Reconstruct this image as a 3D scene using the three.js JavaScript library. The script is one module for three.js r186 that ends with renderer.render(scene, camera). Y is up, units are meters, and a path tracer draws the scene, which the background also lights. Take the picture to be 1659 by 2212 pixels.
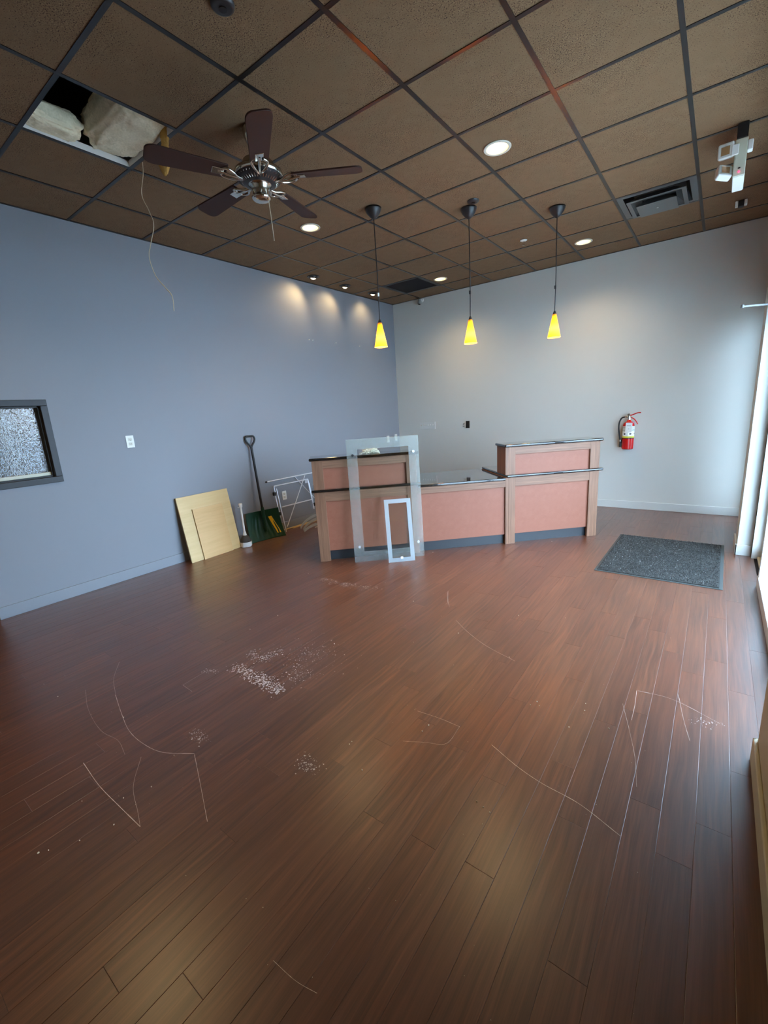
import * as THREE from 'three';
import { RoundedBoxGeometry } from 'three/addons/geometries/RoundedBoxGeometry.js';
import { mergeGeometries } from 'three/addons/utils/BufferGeometryUtils.js';
import { ImprovedNoise } from 'three/addons/math/ImprovedNoise.js';
import { RectAreaLightUniformsLib } from 'three/addons/lights/RectAreaLightUniformsLib.js';

// ---------------------------------------------------------------- camera, sky, exposure
RectAreaLightUniformsLib.init();
const scene = new THREE.Scene();
const camera = new THREE.PerspectiveCamera(2 * Math.atan(1106 / 945.3) * 180 / Math.PI, 1659 / 2212, 0.02, 200);
camera.position.set(4.5013, 1.4613, 6.4707);
camera.rotation.order = 'YXZ';
camera.rotation.set(-0.2274, 0.6532, -0.0612);
camera.updateMatrixWorld(true);
scene.add(camera);
scene.background = new THREE.Color().setRGB(0.59, 0.86, 1.16);      // even overcast sky
scene.backgroundIntensity = 13.0;
const renderer = new THREE.WebGLRenderer({ antialias: true });
renderer.toneMapping = THREE.LinearToneMapping;
renderer.toneMappingExposure = 1.6;
renderer.shadowMap.enabled = true;
const LAMP = { can: 3.3, wash: 0.6, pendant: 1.2, back: 1.6 };      // candela of each kind of lamp
const WARM = new THREE.Color().setRGB(1, 0.70, 0.33);

// ---------------------------------------------------------------- measures (metres)
const H = 3.1608, ROOF = 4.0, TILE = 0.6096;
const GX = [0]; for (let c = 1; c <= 8; c++) GX.push((c - 0.1067) * TILE);         // ceiling grid, across
const GZ = [0]; for (let r = 0; r <= 14; r++) GZ.push((r + 0.6975) * TILE);        // ceiling grid, along
const ZEND = GZ[GZ.length - 1], XW = 4.742, XB = 4.83;

// ---------------------------------------------------------------- helpers
let seed = 7;
const rnd = () => { seed = (seed * 1664525 + 1013904223) >>> 0; return seed / 4294967296; };
const rr = (a, b) => a + (b - a) * rnd();
const noise = new ImprovedNoise();
const fbm = (x, y, z = 0, o = 4) => { let s = 0, a = 0.5, f = 1; for (let i = 0; i < o; i++) { s += a * noise.noise(x * f, y * f, z * f + i * 7.3); a *= 0.5; f *= 2; } return s; };
const used = {};
function numbered(n) { if (used[n] === undefined) { used[n] = 0; return n; } used[n]++; return n + '_' + String(used[n]).padStart(3, '0'); }
function shade(o) { o.traverse((m) => { if (m.isMesh) { m.castShadow = true; m.receiveShadow = true; } }); return o; }
function obj(name, geo, mat, parent = scene) {
  const g = Array.isArray(geo) ? join(geo) : geo;
  const m = new THREE.Mesh(g, mat); m.name = parent === scene ? numbered(name) : name; m.castShadow = m.receiveShadow = true; parent.add(m); return m;
}
function tag(o, label, category, group, kind) { o.userData.label = label; if (category) o.userData.category = category; if (group) o.userData.group = group; if (kind) o.userData.kind = kind; return o; }
function thing(name, label, category, pos = [0, 0, 0], turn = 0, group) { const o = new THREE.Group(); o.name = numbered(name); o.position.set(...pos); o.rotation.y = turn; scene.add(o); return tag(o, label, category, group); }
function struct(name, label, geo, mat) { return tag(obj(name, geo, mat), label, null, null, 'structure'); }
function structGroup(name, label) { const o = new THREE.Group(); o.name = name; scene.add(o); return tag(o, label, null, null, 'structure'); }
function join(list) {
  const l = list.map((g) => { const q = g.index ? g.toNonIndexed() : g; for (const k of Object.keys(q.attributes)) if (!['position', 'normal', 'uv'].includes(k)) q.deleteAttribute(k); if (!q.attributes.uv) q.setAttribute('uv', new THREE.Float32BufferAttribute(new Float32Array(q.attributes.position.count * 2), 2)); return q; });
  return mergeGeometries(l);
}
// uv in metres from the face direction; du/dv shift the pattern, along = axis of the grain
function metric(g, along = 'x', du = 0, dv = 0) {
  const p = g.attributes.position, n = g.attributes.normal, uv = new Float32Array(p.count * 2);
  for (let i = 0; i < p.count; i++) {
    const a = [p.getX(i), p.getY(i), p.getZ(i)], m = [Math.abs(n.getX(i)), Math.abs(n.getY(i)), Math.abs(n.getZ(i))];
    const k = m[0] > m[1] && m[0] > m[2] ? 0 : m[1] > m[2] ? 1 : 2;
    let ax = { x: 0, y: 1, z: 2 }[along]; const others = [0, 1, 2].filter((q) => q !== k);
    if (!others.includes(ax)) ax = others[0];
    const bx = others.find((q) => q !== ax);
    uv[2 * i] = a[ax] + du; uv[2 * i + 1] = a[bx] + dv;
  }
  g.setAttribute('uv', new THREE.Float32BufferAttribute(uv, 2)); return g;
}
function bx(x0, x1, y0, y1, z0, z1, along = 'x', du = 0, dv = 0) { const g = new THREE.BoxGeometry(x1 - x0, y1 - y0, z1 - z0); g.translate((x0 + x1) / 2, (y0 + y1) / 2, (z0 + z1) / 2); return metric(g, along, du, dv); }
function rbx(x0, x1, y0, y1, z0, z1, r = 0.004, along = 'x', du = 0, dv = 0, seg = 2) { const g = new RoundedBoxGeometry(x1 - x0, y1 - y0, z1 - z0, seg, Math.min(r, (x1 - x0) / 2.01, (y1 - y0) / 2.01, (z1 - z0) / 2.01)); g.translate((x0 + x1) / 2, (y0 + y1) / 2, (z0 + z1) / 2); return metric(g, along, du, dv); }
const V = (x, y, z) => new THREE.Vector3(x, y, z);
function tube(pts, r, seg = 24, rad = 8, curved = true) { const v = pts.map((p) => V(...p)); let c; if (curved && v.length > 2) c = new THREE.CatmullRomCurve3(v, false, 'centripetal'); else { c = new THREE.CurvePath(); for (let i = 1; i < v.length; i++) c.add(new THREE.LineCurve3(v[i - 1], v[i])); } return new THREE.TubeGeometry(c, seg, r, rad, false); }
function rod(a, b, r, r2 = r, rad = 10) { const A = V(...a), B = V(...b), d = B.clone().sub(A), g = new THREE.CylinderGeometry(r2, r, d.length(), rad, 1); g.applyQuaternion(new THREE.Quaternion().setFromUnitVectors(V(0, 1, 0), d.clone().normalize())); g.translate(...A.add(B).multiplyScalar(0.5).toArray()); return g; }
function lathe(pts, seg = 32, at = [0, 0, 0]) { const g = new THREE.LatheGeometry(pts.map((p) => new THREE.Vector2(...p)), seg); g.translate(...at); return g; }
function cyl(r1, r2, h, at = [0, 0, 0], seg = 24) { const g = new THREE.CylinderGeometry(r1, r2, h, seg); g.translate(...at); return g; }
function squareTube(a, b, w, up = [0, 1, 0]) { // bar of square section between two points
  const A = V(...a), B = V(...b), d = B.clone().sub(A), L = d.length(), z = d.normalize(), x = V(...up).cross(z).normalize(), y = z.clone().cross(x);
  const g = new RoundedBoxGeometry(w, w, L, 1, w * 0.2); g.applyMatrix4(new THREE.Matrix4().makeBasis(x, y, z)); const m = A.add(B).multiplyScalar(0.5); g.translate(m.x, m.y, m.z); return g;
}
function basis(o, at, x, up) { const X = V(...x).normalize(), U = V(...up), Z = X.clone().cross(U).normalize(), Y = Z.clone().cross(X); o.matrixAutoUpdate = true; o.quaternion.setFromRotationMatrix(new THREE.Matrix4().makeBasis(X, Y, Z)); o.position.set(...at); return o; }
// a pixel of the photograph and a plane of the room give a point
const EYE = V(4.5013, 1.4613, 6.4707), TURN = new THREE.Quaternion().setFromEuler(new THREE.Euler(-0.2274, 0.6532, -0.0612, 'YXZ'));
const px = (u, v) => V((u - 829.5) / 945.3, -(v - 1106) / 945.3, -1).applyQuaternion(TURN);
function onPlane(u, v, axis, value) { const d = px(u, v), o = EYE, t = (value - o[axis]) / d[axis]; return [o.x + t * d.x, o.y + t * d.y, o.z + t * d.z]; }
const onFloor = (u, v, y = 0) => onPlane(u, v, 'y', y), onCeil = (u, v) => onPlane(u, v, 'y', H);

// ---------------------------------------------------------------- textures
function dataTex(w, h, f, srgb = true, rep = [1, 1]) {
  const d = new Uint8Array(w * h * 4);
  for (let y = 0; y < h; y++) for (let x = 0; x < w; x++) { const c = f(x / w, y / h, x, y), i = 4 * (y * w + x); d[i] = Math.max(0, Math.min(255, c[0])); d[i + 1] = Math.max(0, Math.min(255, c[1])); d[i + 2] = Math.max(0, Math.min(255, c[2])); d[i + 3] = 255; }
  const t = new THREE.DataTexture(d, w, h); t.magFilter = THREE.LinearFilter; t.minFilter = THREE.LinearMipmapLinearFilter; t.generateMipmaps = true; t.wrapS = t.wrapT = THREE.RepeatWrapping; if (srgb) t.colorSpace = THREE.SRGBColorSpace; t.repeat.set(...rep); t.needsUpdate = true; return t;
}
// seamless noise on a torus of periods pu, pv
const tn = (u, v, pu, pv, z = 0, o = 3) => { const w = (k) => k * k * (3 - 2 * k), a = fbm(u * pu, v * pv, z, o), b = fbm((u - 1) * pu, v * pv, z, o), c = fbm(u * pu, (v - 1) * pv, z, o), d = fbm((u - 1) * pu, (v - 1) * pv, z, o), x = w(u), y = w(v); return (a * (1 - x) + b * x) * (1 - y) + (c * (1 - x) + d * x) * y; };
const mixc = (a, b, t) => [a[0] + (b[0] - a[0]) * t, a[1] + (b[1] - a[1]) * t, a[2] + (b[2] - a[2]) * t];
function woodTex(dark, light, pu, pv, streak, w = 1024, h = 512, rep = [1, 1], z = 0) {
  return dataTex(w, h, (u, v) => {
    const bend = tn(u, v, 3, 3, z + 2, 2) * 0.12, n = tn(u, (v + bend + 2) % 1, pu, pv, z, 4), fine = tn(u, v, pu * 3, pv * 6, z + 5, 2), pore = tn(u, v, pu, pv * 3, z + 9, 2);
    let t = 0.5 + n * 0.9 + fine * 0.5 + pore * streak; return mixc(dark, light, Math.max(0, Math.min(1, t)));
  }, true, rep);
}
const T = {};
T.floor = woodTex([68, 39, 26], [128, 78, 53], 3, 22, 0.30, 1024, 512, [1 / 1.3, 1 / 0.42]);
T.floorBump = dataTex(512, 512, (u, v) => { const a = 128 + 130 * tn(u, v, 5, 60, 3, 3); return [a, a, a]; }, false, [1 / 0.6, 1 / 0.35]);
T.floorRough = dataTex(256, 256, (u, v) => { const a = 200 + 40 * tn(u, v, 6, 9, 21, 3); return [a, a, a]; }, false, [1 / 1.7, 1 / 1.1]);
T.oak = woodTex([102, 68, 48], [148, 106, 80], 2, 18, 0.22, 512, 512, [1 / 0.9, 1 / 0.3], 40);
T.birch = woodTex([206, 182, 134], [222, 201, 156], 2, 14, 0.05, 512, 512, [1 / 1.2, 1 / 0.5], 60);
T.salmon = dataTex(256, 256, (u, v) => { const n = tn(u, v, 60, 60, 4, 2) * 26 + tn(u, v, 5, 5, 8, 3) * 10; return [140 + n, 83 + n, 61 + n]; }, true, [4, 4]);
T.tile = dataTex(512, 512, (u, v) => { const f = tn(u, v, 110, 110, 3, 2), c = tn(u, v, 9, 9, 13, 3) * 9; const s = f < -0.19 ? -72 : f > 0.26 ? 34 : f * 34; return [122 + s + c, 95 + s + c, 67 + s * 0.8 + c]; }, true, [1 / 0.6, 1 / 0.6]);
T.tileBump = dataTex(512, 512, (u, v) => { const f = tn(u, v, 110, 110, 3, 2), a = f < -0.24 ? 40 : 190 + f * 80; return [a, a, a]; }, false, [1 / 0.6, 1 / 0.6]);
T.peel = dataTex(256, 256, (u, v) => { const a = 128 + 120 * tn(u, v, 40, 40, 6, 2); return [a, a, a]; }, false, [1.6, 1.6]);
T.mat = dataTex(512, 512, (u, v, x, y) => { const n = tn(u, v, 90, 90, 5, 2), c = tn(u, v, 7, 7, 9, 3), k = ((x * 7919 + y * 104729) % 97) / 97; const s = n * 90 + c * 40 + (k - 0.5) * 36; return [38 + s, 39 + s, 37 + s]; }, true, [2, 2]);
T.matBump = dataTex(512, 512, (u, v) => { const a = 128 + 170 * tn(u, v, 90, 90, 5, 2); return [a, a, a]; }, false, [2, 2]);
T.insul = dataTex(256, 256, (u, v) => { const n = tn(u, v, 30, 30, 5, 3) * 40 + tn(u, v, 6, 6, 2, 3) * 36; return [242 + n, 232 + n, 200 + n * 1.2]; }, true, [3, 3]);
T.rain = dataTex(256, 256, (u, v) => { const a = 128 + 210 * tn(u, v, 34, 22, 8, 2); return [a, a, a]; }, false, [6, 6]);
T.granite = dataTex(256, 256, (u, v) => { const n = tn(u, v, 70, 70, 5, 2), s = n > 0.3 ? 26 : 0; return [20 + s, 20 + s, 21 + s]; }, true, [3, 3]);
T.frond = dataTex(128, 128, (u, v) => { const n = tn(u, v, 16, 16, 5, 2) * 50; return [226 + n, 230 + n, 218 + n]; }, true, [10, 10]);

// ---------------------------------------------------------------- materials
const std = (o) => new THREE.MeshStandardMaterial(o), phy = (o) => new THREE.MeshPhysicalMaterial(o), rgb = (r, g, b) => new THREE.Color().setRGB(r, g, b);
const s8 = (r, g, b) => new THREE.Color().setRGB(r / 255, g / 255, b / 255, THREE.SRGBColorSpace);
const M = {
  planks: [[1, 1, 1], [0.9, 0.86, 0.85], [1.08, 1.04, 1.0], [0.97, 0.9, 0.86]].map((c) => phy({ map: T.floor, color: rgb(...c), roughness: 0.5, roughnessMap: T.floorRough, bumpMap: T.floorBump, bumpScale: 0.0003, clearcoat: 0.75, clearcoatRoughness: 0.3 })),
  sub: std({ color: s8(30, 20, 16), roughness: 0.9 }),
  blue: std({ color: s8(138, 141, 148), roughness: 0.62, bumpMap: T.peel, bumpScale: 0.0004 }),
  blueTrim: std({ color: s8(138, 142, 149), roughness: 0.42 }),
  grey: std({ color: s8(203, 203, 196), roughness: 0.6, bumpMap: T.peel, bumpScale: 0.0004 }),
  greyTrim: std({ color: s8(206, 207, 202), roughness: 0.4 }),
  cream: std({ color: s8(206, 189, 154), roughness: 0.6, bumpMap: T.peel, bumpScale: 0.0004 }),
  creamTrim: std({ color: s8(208, 198, 166), roughness: 0.42 }),
  plain: std({ color: s8(170, 166, 158), roughness: 0.8 }),
  plenum: std({ color: s8(46, 42, 40), roughness: 0.95 }),
  tile: std({ map: T.tile, bumpMap: T.tileBump, bumpScale: 0.0012, roughness: 0.95 }),
  grid: std({ color: s8(16, 16, 18), roughness: 0.3 }),
  silver: std({ color: s8(196, 200, 196), roughness: 0.38, metalness: 0.6 }),
  alu: std({ color: s8(226, 230, 230), roughness: 0.35, metalness: 0.1 }),
  black: std({ color: s8(22, 22, 24), roughness: 0.55 }),
  blackSatin: std({ color: s8(38, 38, 40), roughness: 0.4 }),
  frame: std({ color: s8(34, 34, 38), roughness: 0.5 }),
  oak: std({ map: T.oak, roughness: 0.5 }),
  salmon: std({ map: T.salmon, roughness: 0.55 }),
  kick: std({ color: s8(38, 40, 44), roughness: 0.45 }),
  stone: phy({ map: T.granite, roughness: 0.09, clearcoat: 1, clearcoatRoughness: 0.03 }),
  birch: std({ map: T.birch, color: rgb(1, 0.91, 0.78), roughness: 0.5 }),
  birchWarm: std({ map: T.birch, color: rgb(1.0, 0.82, 0.66), roughness: 0.5 }),
  edge: std({ color: s8(188, 158, 112), roughness: 0.7 }),
  white: std({ color: s8(232, 232, 228), roughness: 0.4 }),
  offwhite: std({ color: s8(214, 210, 196), roughness: 0.5 }),
  ivory: std({ color: s8(206, 204, 184), roughness: 0.45 }),
  rubber: std({ color: s8(58, 54, 50), roughness: 0.7 }),
  green: std({ color: s8(14, 62, 46), roughness: 0.32 }),
  yellow: std({ color: s8(232, 186, 24), roughness: 0.45 }),
  chrome: std({ color: s8(206, 202, 192), roughness: 0.16, metalness: 1 }),
  steel: std({ color: s8(120, 122, 122), roughness: 0.42, metalness: 0.4 }),
  nickel: std({ color: s8(150, 146, 132), roughness: 0.3, metalness: 1 }),
  bladeWood: std({ color: s8(54, 24, 12), roughness: 0.6 }),
  mat: std({ map: T.mat, bumpMap: T.matBump, bumpScale: 0.006, roughness: 1 }),
  matEdge: std({ color: s8(60, 66, 66), roughness: 0.6 }),
  insul: std({ map: T.insul, roughness: 1 }),
  insulDark: std({ color: s8(214, 168, 92), roughness: 1 }),
  red: std({ color: s8(196, 22, 22), roughness: 0.25 }),
  strip: std({ color: s8(136, 137, 132), roughness: 0.5 }),
  wire: std({ color: s8(206, 190, 160), roughness: 0.5 }),
  pole: std({ color: s8(226, 230, 236), roughness: 0.3, metalness: 0.4 }),
  scratch: std({ color: s8(226, 206, 192), roughness: 0.8 }),
  scuff: std({ color: s8(206, 192, 186), roughness: 0.9 }),
  crumb: std({ color: s8(236, 226, 206), roughness: 0.8 }),
  clear: phy({ color: rgb(0.985, 1, 0.993), transmission: 1, thickness: 0, roughness: 0.02, ior: 1.5 }),
  window: phy({ color: rgb(1, 1, 1), transmission: 1, thickness: 0, roughness: 0.0, ior: 1.5 }),
  frost: phy({ color: rgb(0.92, 0.97, 0.95), transmission: 0.96, thickness: 0, roughness: 0.42, ior: 1.5 }),
  frostWhite: phy({ color: rgb(0.84, 0.91, 0.94), transmission: 0.85, thickness: 0, roughness: 0.6, ior: 1.5 }),
  rain: phy({ color: rgb(0.95, 0.95, 0.97), transmission: 1, thickness: 0.005, roughness: 0.06, ior: 1.5 }),
  amber: phy({ color: rgb(0.9, 0.29, 0.01), transmission: 0.26, thickness: 0, roughness: 0.95, ior: 1.4, side: THREE.DoubleSide }),
  bulb: std({ color: 0x000000, emissive: rgb(1, 0.86, 0.62), emissiveIntensity: 9 }),
  bulbSoft: std({ color: 0x000000, emissive: rgb(1, 0.8, 0.5), emissiveIntensity: 5 }),
  reflector: std({ color: s8(236, 220, 170), roughness: 0.3, metalness: 0.2 }),
  led: std({ color: 0x000000, emissive: rgb(1, 0.05, 0.12), emissiveIntensity: 2.5 }),
  panelLight: std({ color: 0x000000, emissive: rgb(1, 0.95, 0.88), emissiveIntensity: 2 }),
  concrete: std({ color: s8(200, 198, 192), roughness: 0.9 }),
  asphalt: std({ color: s8(158, 157, 154), roughness: 0.95 }),
  duct: std({ color: s8(90, 88, 84), roughness: 0.6, metalness: 0.3 }),
  wrap: std({ map: T.frond, roughness: 0.35 }),
};

// ================================================================ FLOOR
function plankGeo(x0, x1, y0, y1, z0, z1, du, dv) {     // a board with a chamfer round its top
  const c = 0.001, yb = y1 - 0.0003, lo = [[x0, z0], [x1, z0], [x1, z1], [x0, z1]], hi = [[x0 + c, z0 + c], [x1 - c, z0 + c], [x1 - c, z1 - c], [x0 + c, z1 - c]], pos = [];
  const quad = (a, b, d, e) => pos.push(...a, ...b, ...d, ...a, ...d, ...e), P = (q, y) => [q[0], y, q[1]];
  quad(P(hi[3], y1), P(hi[2], y1), P(hi[1], y1), P(hi[0], y1));
  for (let k = 0; k < 4; k++) { const n = (k + 1) % 4; quad(P(hi[k], y1), P(hi[n], y1), P(lo[n], yb), P(lo[k], yb)); quad(P(lo[k], yb), P(lo[n], yb), P(lo[n], y0), P(lo[k], y0)); }
  const g = new THREE.BufferGeometry(); g.setAttribute('position', new THREE.Float32BufferAttribute(pos, 3)); g.computeVertexNormals(); return metric(g, 'z', du, dv);
}
const floor = structGroup('floor', 'reddish brown wood plank floor with scratches and dusty scuffs');
obj('subfloor', bx(-2.6, 5.0, -0.12, -0.009, -0.15, ZEND + 0.1), M.sub, floor);
{
  const W = 0.1, rest = [[], [], [], []], x0 = 0.063 - W; let n = 0;
  for (let c = -25; c < 50; c++) {
    const a = x0 + c * W, b = a + W; if (b > 4.95) continue; let z = -rr(0, 1.1) - 0.05;
    while (z < ZEND) {
      const L = [0.6, 0.9, 1.2, 1.2, 1.2][Math.floor(rnd() * 5)], z1 = Math.min(z + L, ZEND + 0.05), za = Math.max(z, 0.0);
      const hall = a < 0.0; const zmin = hall ? 3.65 : 0;
      const zs = Math.max(za, zmin);
      if (z1 - zs > 0.03) {
        const g = plankGeo(a + 0.0003, Math.min(b, 4.95) - 0.0003, -0.009, rr(-0.0002, 0), zs + 0.0003, z1 - 0.0003, rnd() * 3, rnd() * 3), k = Math.floor(rnd() * 4), seen = !hall && zs < 6.5 && zs + z1 > 0 && !(b > 4.74 && zs > 4.4);
        if (seen && n < 300) { obj('plank', g, M.planks[k], floor); n++; } else rest[k].push(g);
      }
      z = z1;
    }
  }
  rest.forEach((l, k) => { if (l.length) tag(obj('far_planks', l, M.planks[k], floor), 'floor planks out of view', null, null, 'stuff'); });
}
// (planks above have chamfered edges)
function ribbon(pts, w) {   // flat strip on the floor along pixel points
  const c = new THREE.CatmullRomCurve3(pts.map((p) => V(...onFloor(...p)))), n = Math.max(8, pts.length * 8), P = c.getPoints(n), pos = [], idx = [];
  P.forEach((p, i) => { const t = c.getTangent(i / n), s = V(t.z, 0, -t.x).normalize().multiplyScalar(w * (0.35 + 0.65 * Math.abs(fbm(i * 0.35, w * 900, 3)) * 2) / 2); pos.push(p.x + s.x, 0.0006, p.z + s.z, p.x - s.x, 0.0006, p.z - s.z); if (i) { const k = 2 * i; idx.push(k - 2, k - 1, k, k, k - 1, k + 1); } });
  const g = new THREE.BufferGeometry(); g.setAttribute('position', new THREE.Float32BufferAttribute(pos, 3)); g.setIndex(idx); g.computeVertexNormals(); const nn = g.attributes.normal; if (nn.getY(0) < 0) { g.setIndex(idx.map((_, i) => idx[i - (i % 3) + (2 - (i % 3))])); g.computeVertexNormals(); } return g;
}
for (const [w, ...p] of [
  [0.004, [250, 1503], [262, 1540], [280, 1580], [310, 1607], [350, 1625], [420, 1628]], [0.003, [420, 1630], [432, 1690], [448, 1775]],
  [0.002, [258, 1430], [246, 1465], [250, 1503]], [0.0045, [180, 1648], [215, 1698], [258, 1742], [303, 1786]], [0.002, [305, 1635], [288, 1700], [298, 1755], [303, 1786]],
  [0.0015, [185, 1490], [190, 1530], [220, 1580], [255, 1600], [270, 1630]], [0.003, [1062, 1609], [1120, 1658], [1170, 1692], [1250, 1736], [1340, 1806]],
  [0.0025, [985, 1340], [1010, 1365], [1050, 1395], [1112, 1428]], [0.002, [968, 1277], [967, 1295], [971, 1311]], [0.002, [902, 1536], [950, 1552], [993, 1570]],
  [0.002, [1375, 1492], [1372, 1520], [1364, 1556]], [0.0015, [870, 1601], [920, 1604], [962, 1607], [993, 1570]], [0.0015, [1345, 1520], [1360, 1580], [1372, 1640], [1375, 1700]],
  [0.002, [395, 1480], [415, 1494]], [0.002, [395, 1480], [445, 1450]], [0.0015, [1465, 1500], [1478, 1560], [1490, 1600]], [0.002, [1377, 1492], [1450, 1510], [1555, 1563]],
  [0.0015, [470, 2140], [600, 2090], [640, 2120], [685, 2146]].slice(0, 1).concat([[590, 2075], [640, 2120], [685, 2146]]),
]) obj('scratch', ribbon(p, w), M.scratch, floor);
{ // dusty scuffs: flecks gathered along strokes
  const fleck = new THREE.CircleGeometry(1, 6); fleck.rotateX(-Math.PI / 2); const spots = [];
  const stroke = (pts, n, spread, s) => { for (let i = 0; i < n; i++) { const t = rnd() * (pts.length - 1), k = Math.floor(t), f = t - k, q = [0, 1].map((j) => pts[k][j] + (pts[Math.min(k + 1, pts.length - 1)][j] - pts[k][j]) * f), p = onFloor(...q), g = (rnd() + rnd() + rnd() - 1.5) * spread, g2 = (rnd() + rnd() + rnd() - 1.5) * spread; spots.push([p[0] + g, p[2] + g2, s * (0.3 + rnd() * rnd() * 1.6)]); } };
  stroke([[508, 1438], [560, 1466], [605, 1492]], 620, 0.05, 0.0042); stroke([[538, 1408], [565, 1425], [605, 1404]], 260, 0.045, 0.0036); stroke([[630, 1462], [660, 1455]], 150, 0.09, 0.0032);
  stroke([[690, 1250], [740, 1262], [810, 1272]], 260, 0.05, 0.0034); stroke([[640, 1420], [700, 1400]], 130, 0.14, 0.003); stroke([[418, 1582], [440, 1600]], 90, 0.04, 0.003); stroke([[650, 1640], [680, 1665]], 110, 0.045, 0.003);
  stroke([[440, 1450], [465, 1449]], 70, 0.025, 0.003); stroke([[610, 1380], [720, 1440]], 120, 0.22, 0.0026); stroke([[1500, 1560], [1560, 1566]], 60, 0.03, 0.002);
  const im = new THREE.InstancedMesh(fleck, M.scuff, spots.length), m = new THREE.Matrix4();
  spots.forEach(([x, z, s], i) => { m.makeRotationY(rnd() * 6).scale(V(s * rr(0.5, 1.3), 1, s * rr(0.5, 1.3))); m.setPosition(x, 0.0005 + rnd() * 0.0004, z); im.setMatrixAt(i, m); });
  im.name = 'dust_scuffs'; tag(im, 'pale dusty scuff flecks on the planks', null, null, 'stuff'); floor.add(im);
}
{ // plaster crumbs
  const g = new THREE.IcosahedronGeometry(1, 0), P = []; for (const p of [[95, 1478], [250, 1503], [267, 1550], [177, 1731], [267, 1724], [83, 1843], [105, 1837], [172, 1816], [376, 1632], [430, 1612], [430, 1613], [1058, 1755], [782, 1664], [1044, 1744], [755, 1608], [760, 1602], [1265, 1520], [1229, 1571], [1222, 1335], [926, 1567], [912, 1580], [990, 1368], [832, 1258], [893, 1299], [658, 1411], [1030, 1732], [125, 1505], [327, 1700], [246, 1782], [1263, 1535], [1315, 1574], [666, 1239], [659, 1400], [722, 1391], [600, 1330], [540, 1360], [1500, 1262], [1470, 1254], [1440, 1245], [1192, 1170], [1140, 1178], [1028, 1187], [935, 1193], [740, 1215], [855, 1212], [1165, 1525], [1160, 1516], [1146, 1523], [1120, 1330], [1100, 1420]]) P.push(onFloor(...p));
  for (let i = 0; i < 160; i++) P.push([rr(1.2, 4.5), 0, rr(2.2, 6)]);
  const im = new THREE.InstancedMesh(g, M.crumb, P.length), m = new THREE.Matrix4();
  P.forEach((p, i) => { const s = i < 50 ? rr(0.0022, 0.0042) : rr(0.0006, 0.0014); m.makeRotationFromEuler(new THREE.Euler(rnd() * 3, rnd() * 3, 0)).scale(V(s, s * 0.7, s)); m.setPosition(p[0], s * 0.5, p[2]); im.setMatrixAt(i, m); });
  im.name = 'plaster_crumbs'; tag(im, 'tiny pale plaster crumbs scattered over the plank floor', 'debris', null, 'stuff'); scene.add(im);
}

// ================================================================ WALLS
const wl = bx; // boxes with metric uv
const IW = { z0: 5.18, z1: 5.60, y0: 1.08, y1: 1.668 };     // opening of the inner window
struct('wall_left', 'blue grey painted wall with scalloped lamp light near the corner', [wl(-0.15, 0, 0, ROOF, -0.15, IW.z0, 'z'), wl(-0.15, 0, 0, IW.y0, IW.z0, IW.z1, 'z'), wl(-0.15, 0, IW.y1, ROOF, IW.z0, IW.z1, 'z'), wl(-0.15, 0, 0, ROOF, IW.z1, 5.755, 'z')], M.blue);
struct('wall_back', 'pale grey painted wall behind the reception counter', [wl(-0.15, 5.05, 0, ROOF, -0.15, 0)], M.grey);
struct('baseboard_left', 'blue grey painted baseboard under the blue grey wall', rbx(0, 0.014, 0, 0.1, 0, 5.77, 0.003, 'z'), M.blueTrim);
struct('baseboard_back', 'white painted baseboard of the pale grey wall', [rbx(0.015, 4.86, 0, 0.1, 0, 0.015, 0.004)], M.greyTrim);
// hall and room behind the left wall, closing walls out of view
struct('wall_hall', 'plain walls of the hall and room behind the blue grey wall', [wl(-2.5, -0.15, -0.01, ROOF, 5.64, 5.755), wl(-2.6, -2.5, -0.01, ROOF, 3.5, 7.4), wl(-2.5, -0.15, -0.01, ROOF, 3.5, 3.6), wl(-2.5, -0.15, -0.01, ROOF, 7.3, 7.4), wl(-0.15, 0, -0.01, ROOF, 7.3, ZEND, 'z'), wl(-0.15, 0, 2.5, ROOF, 5.755, 7.3, 'z')], M.plain);
struct('wall_front', 'plain wall facing the reception counter', wl(-0.15, 5.05, 0, ROOF, ZEND, ZEND + 0.15), M.grey);
// right side: pier, storefront, cream wall
const W1Z = 0.12, W1E = 0.44, HEAD = 2.72;
struct('wall_right', 'pale grey pier and bulkhead around the storefront glazing', [wl(XW, 5.0, 0, 2.28, 1.2, 1.573), wl(XB, 5.0, 2.28, HEAD, 0, 1.64, 'z'), wl(XB, 5.0, HEAD, ROOF, 0, 4.44, 'z'), wl(4.86, 5.0, 0, 2.28, 0, W1Z), wl(4.86, 5.0, 0, 2.28, W1E, 1.2), wl(4.845, 5.0, 0, 2.28, 1.573, 1.64), wl(4.85, 5.0, 0, HEAD, 4.39, 4.44)], M.grey);
struct('wall_right_cream', 'cream painted wall beside the storefront window', wl(XW, 5.0, 0, ROOF, 4.44, ZEND, 'z'), M.cream);
struct('baseboard_right', 'white baseboard wrapped round the pier beside the entrance', [rbx(XW - 0.015, XW, 0, 0.1, 1.2, 1.588, 0.004, 'z'), rbx(XW - 0.015, 4.845, 0, 0.1, 1.573, 1.588, 0.004)], M.greyTrim);
struct('baseboard_cream', 'cream baseboard along the cream wall', [rbx(XW - 0.015, XW, 0, 0.1, 4.425, ZEND, 0.005, 'z'), rbx(XW - 0.015, 4.84, 0, 0.1, 4.425, 4.44, 0.005)], M.creamTrim);
struct('roof', 'dark roof deck above the suspended ceiling', bx(-2.6, 5.05, ROOF, ROOF + 0.12, -0.15, ZEND + 0.15), M.plenum);
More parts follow.
